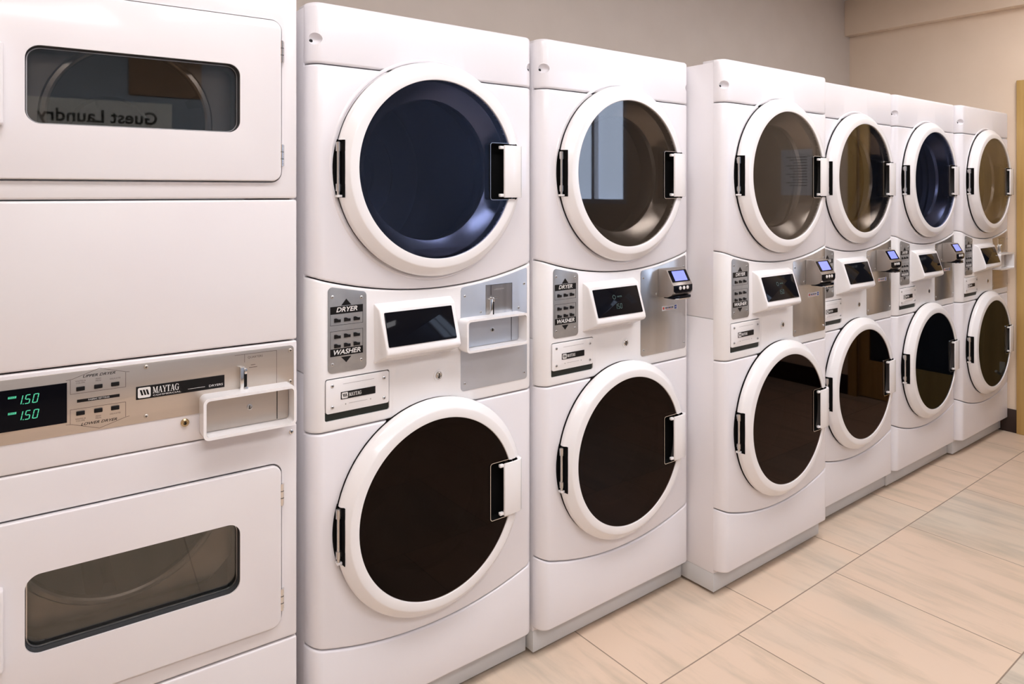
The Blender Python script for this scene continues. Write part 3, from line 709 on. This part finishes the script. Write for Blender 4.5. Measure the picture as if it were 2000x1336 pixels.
    ds = MB().prism([(-.64, .955), (-.460, .955), (-.460, 1.0345), (-.64, 1.0345)], y - .0012, y, 'black_gloss'); yd = y - .0012
    for s, zz in (('1.50', 1.004), ('1.50', .9735)):
        seg_text(ds, s, -.5435, zz, .0178, 'green_led', yd)
        ds.prism([(-.5558, zz + .0135), (-.5428, zz + .0135), (-.5423, zz + .0175), (-.5553, zz + .0175)], yd - .0003, yd, 'green_led')
        ds.text('PRICE', -.5492, zz + .0155, .004, 'black', yd - .0003)
    ds.build('display', root)
    tray(root, -.215, -.0155, .880, .9705, -.0018, .045, 'warm_steel')
    k = MB().lathe([(.0085, 0), (.0085, -.004), (.006, -.0065), (.004, -.0065), (.003, -.004), (0, -.004)], (-.244, .915), 'brass', 24); k.box(-.2455, -.2425, -.0075, -.004, .912, .918, 'black'); k.build('key_lock', root)
    screw(root, -.0135, 0, .8505, .0055, 'chrome')
    def dr(z0, z1, wz0, wz1, name):
        d = MB().prism(rrect(-.645, -.039, z0, z1, .022), -.010, .004, 'old_white', bev=.003, seg=3)
        d = cut(d, [MB().prism(rrect(-.529, -.131, wz0, wz1, .026, 8), -.1, .1, 'old_white')])
        do = d.build(name, root)
        # window reveal liner, gasket, glass
        l = MB().frame(rrect(-.532, -.128, wz0 - .003, wz1 + .003, .028, 8), rrect(-.5285, -.1315, wz0 + .0005, wz1 - .0005, .0255, 8), -.006, .020, 'rubber'); l.build('window_gasket', do)
        g = MB().prism(rrect(-.531, -.129, wz0 - .002, wz1 + .002, .027, 8), .0135, .017, 'glass_clear'); g.build('glass_pane', do)
        g = MB().frame(rrect(-.5275, -.1325, wz0 + .0015, wz1 - .0015, .0245, 8), rrect(-.5255, -.1345, wz0 + .0035, wz1 - .0035, .0225, 8), .011, .0134, 'steel'); g.build('glass_trim', do)
        for hz in (z0 + .060, z1 - .070):
            h = MB().cyl((-.0375, -.0065, hz - .025), (-.0375, -.0065, hz + .025), .0042, 'chrome', 16)
            for q in (-.008, .008): h.cyl((-.0375, -.0065, hz + q - .0006), (-.0375, -.0065, hz + q + .0006), .0048, 'rubber', 16)
            h.box(-.0375, -.0315, -.0035, -.0015, hz - .024, hz + .024, 'chrome'); h.build('hinge', do)
        h = MB().prism([(-.012, -.585), (-.012, -.585)] and rrect(-.600, -.562, (z0 + z1) / 2 - .085, (z0 + z1) / 2 + .073, .006), -.030, -.009, 'old_white', bev=.005, seg=3); h.build('handle', do)
        # drum behind the window
        c = (-.343, (z0 + z1) / 2 + .03)
        m = MB(); cx, cz, R = (-.343, 1.568, .150) if z0 > 1 else (-.36, .765, .205)
        m.lathe([(.29, .052), (R + .016, .050), (R + .012, .046), (R + .004, .0445), (R, .048), (R - .002, .060)], (cx, cz), 'drum', 96)
        m.lathe([(R - .002, .060), (R + .03, .085), (.285, .09), (.285, .48), (.10, .49), (.09, .47), (0, .47)], (cx, cz), 'drum_back', 96)
        for k in range(3):
            a = math.radians(25 + 120 * k); ca, sa = math.cos(a), math.sin(a)
            P = [(-.03, .284), (.03, .284), (.010, .20), (-.010, .20)]
            m.prism([(cx + u * -sa + v * ca, cz + u * ca + v * sa) for u, v in P], .10, .46, 'drum')
        m.build('upper_drum' if z0 > 1 else 'lower_drum', root)
    dr(.407, .781, .517, .672, 'lower_door'); dr(1.439, 1.810, 1.547, 1.700, 'upper_door')
old_dryer()

# ------------------------------------------------------------------ things on the walls and in the rest of the room (seen as reflections)
b = MB(); b.cyl((XR + .02, 1.385, .36), (XR - .028, 1.385, .335), .006, 'cream'); b.cyl((XR - .026, 1.385, .336), (XR - .05, 1.372, .352), .008, 'cream'); b.box(XR + .012, XR + .021, 1.37, 1.40, .32, .40, 'cream', .002)
tag(b.build('door_stop'), 'small cream hook-shaped door stop low on the golden wooden door', 'door stop')
def sign():
    r = empty('wall_sign', (.30, YF, 1.94), PI, 'pale blue-grey wall sign lettered Guest Laundry on the opposite wall', 'sign')
    MB().box(-.46, .46, -.015, 0, -.16, .12, 'sign', .003).build('sign_board', r)
    MB().text('Guest Laundry', 0, 0, .125, 'black', -.0152, sx=.98, bold=.0025).build('lettering', r)
sign()
nb = MB().box(-.24, .24, -.02, 0, -.19, .19, 'brown_board', .003).build('wall_board'); nb.location = (.72, YF, 2.30); nb.rotation_euler = (0, 0, PI); tag(nb, 'plain brown wooden board hung above the lettered sign on the opposite wall', 'board')
n = MB().box(-.125, .125, -.0015, 0, -.17, .17, 'paper')
for k in range(11): n.prism([(-.085, .11 - .021 * k), (.085 - .03 * (k % 3), .11 - .021 * k), (.085 - .03 * (k % 3), .1155 - .021 * k), (-.085, .1155 - .021 * k)], -.002, -.0015, 'grey_print')
no = n.build('paper_notice'); no.location = (XR, .02, 1.56); no.rotation_euler = (0, 0, -PI / 2)
tag(no, 'sheet of printed paper taped to the right wall beside the golden wooden door', 'notice')
def table():
    r = empty('folding_table', (3.9, -2.0, 0), 0, 'dark laundry folding table under the window by the opposite wall', 'table')
    MB().box(-.75, .75, -.34, .34, .86, .90, 'baseboard', .005).build('table_top', r)
    for sx in (-1, 1):
        for sy in (-1, 1): MB().box(sx * .69 - .025, sx * .69 + .025, sy * .29 - .025, sy * .29 + .025, 0, .86, 'baseboard', .003).build('leg', r)
table()
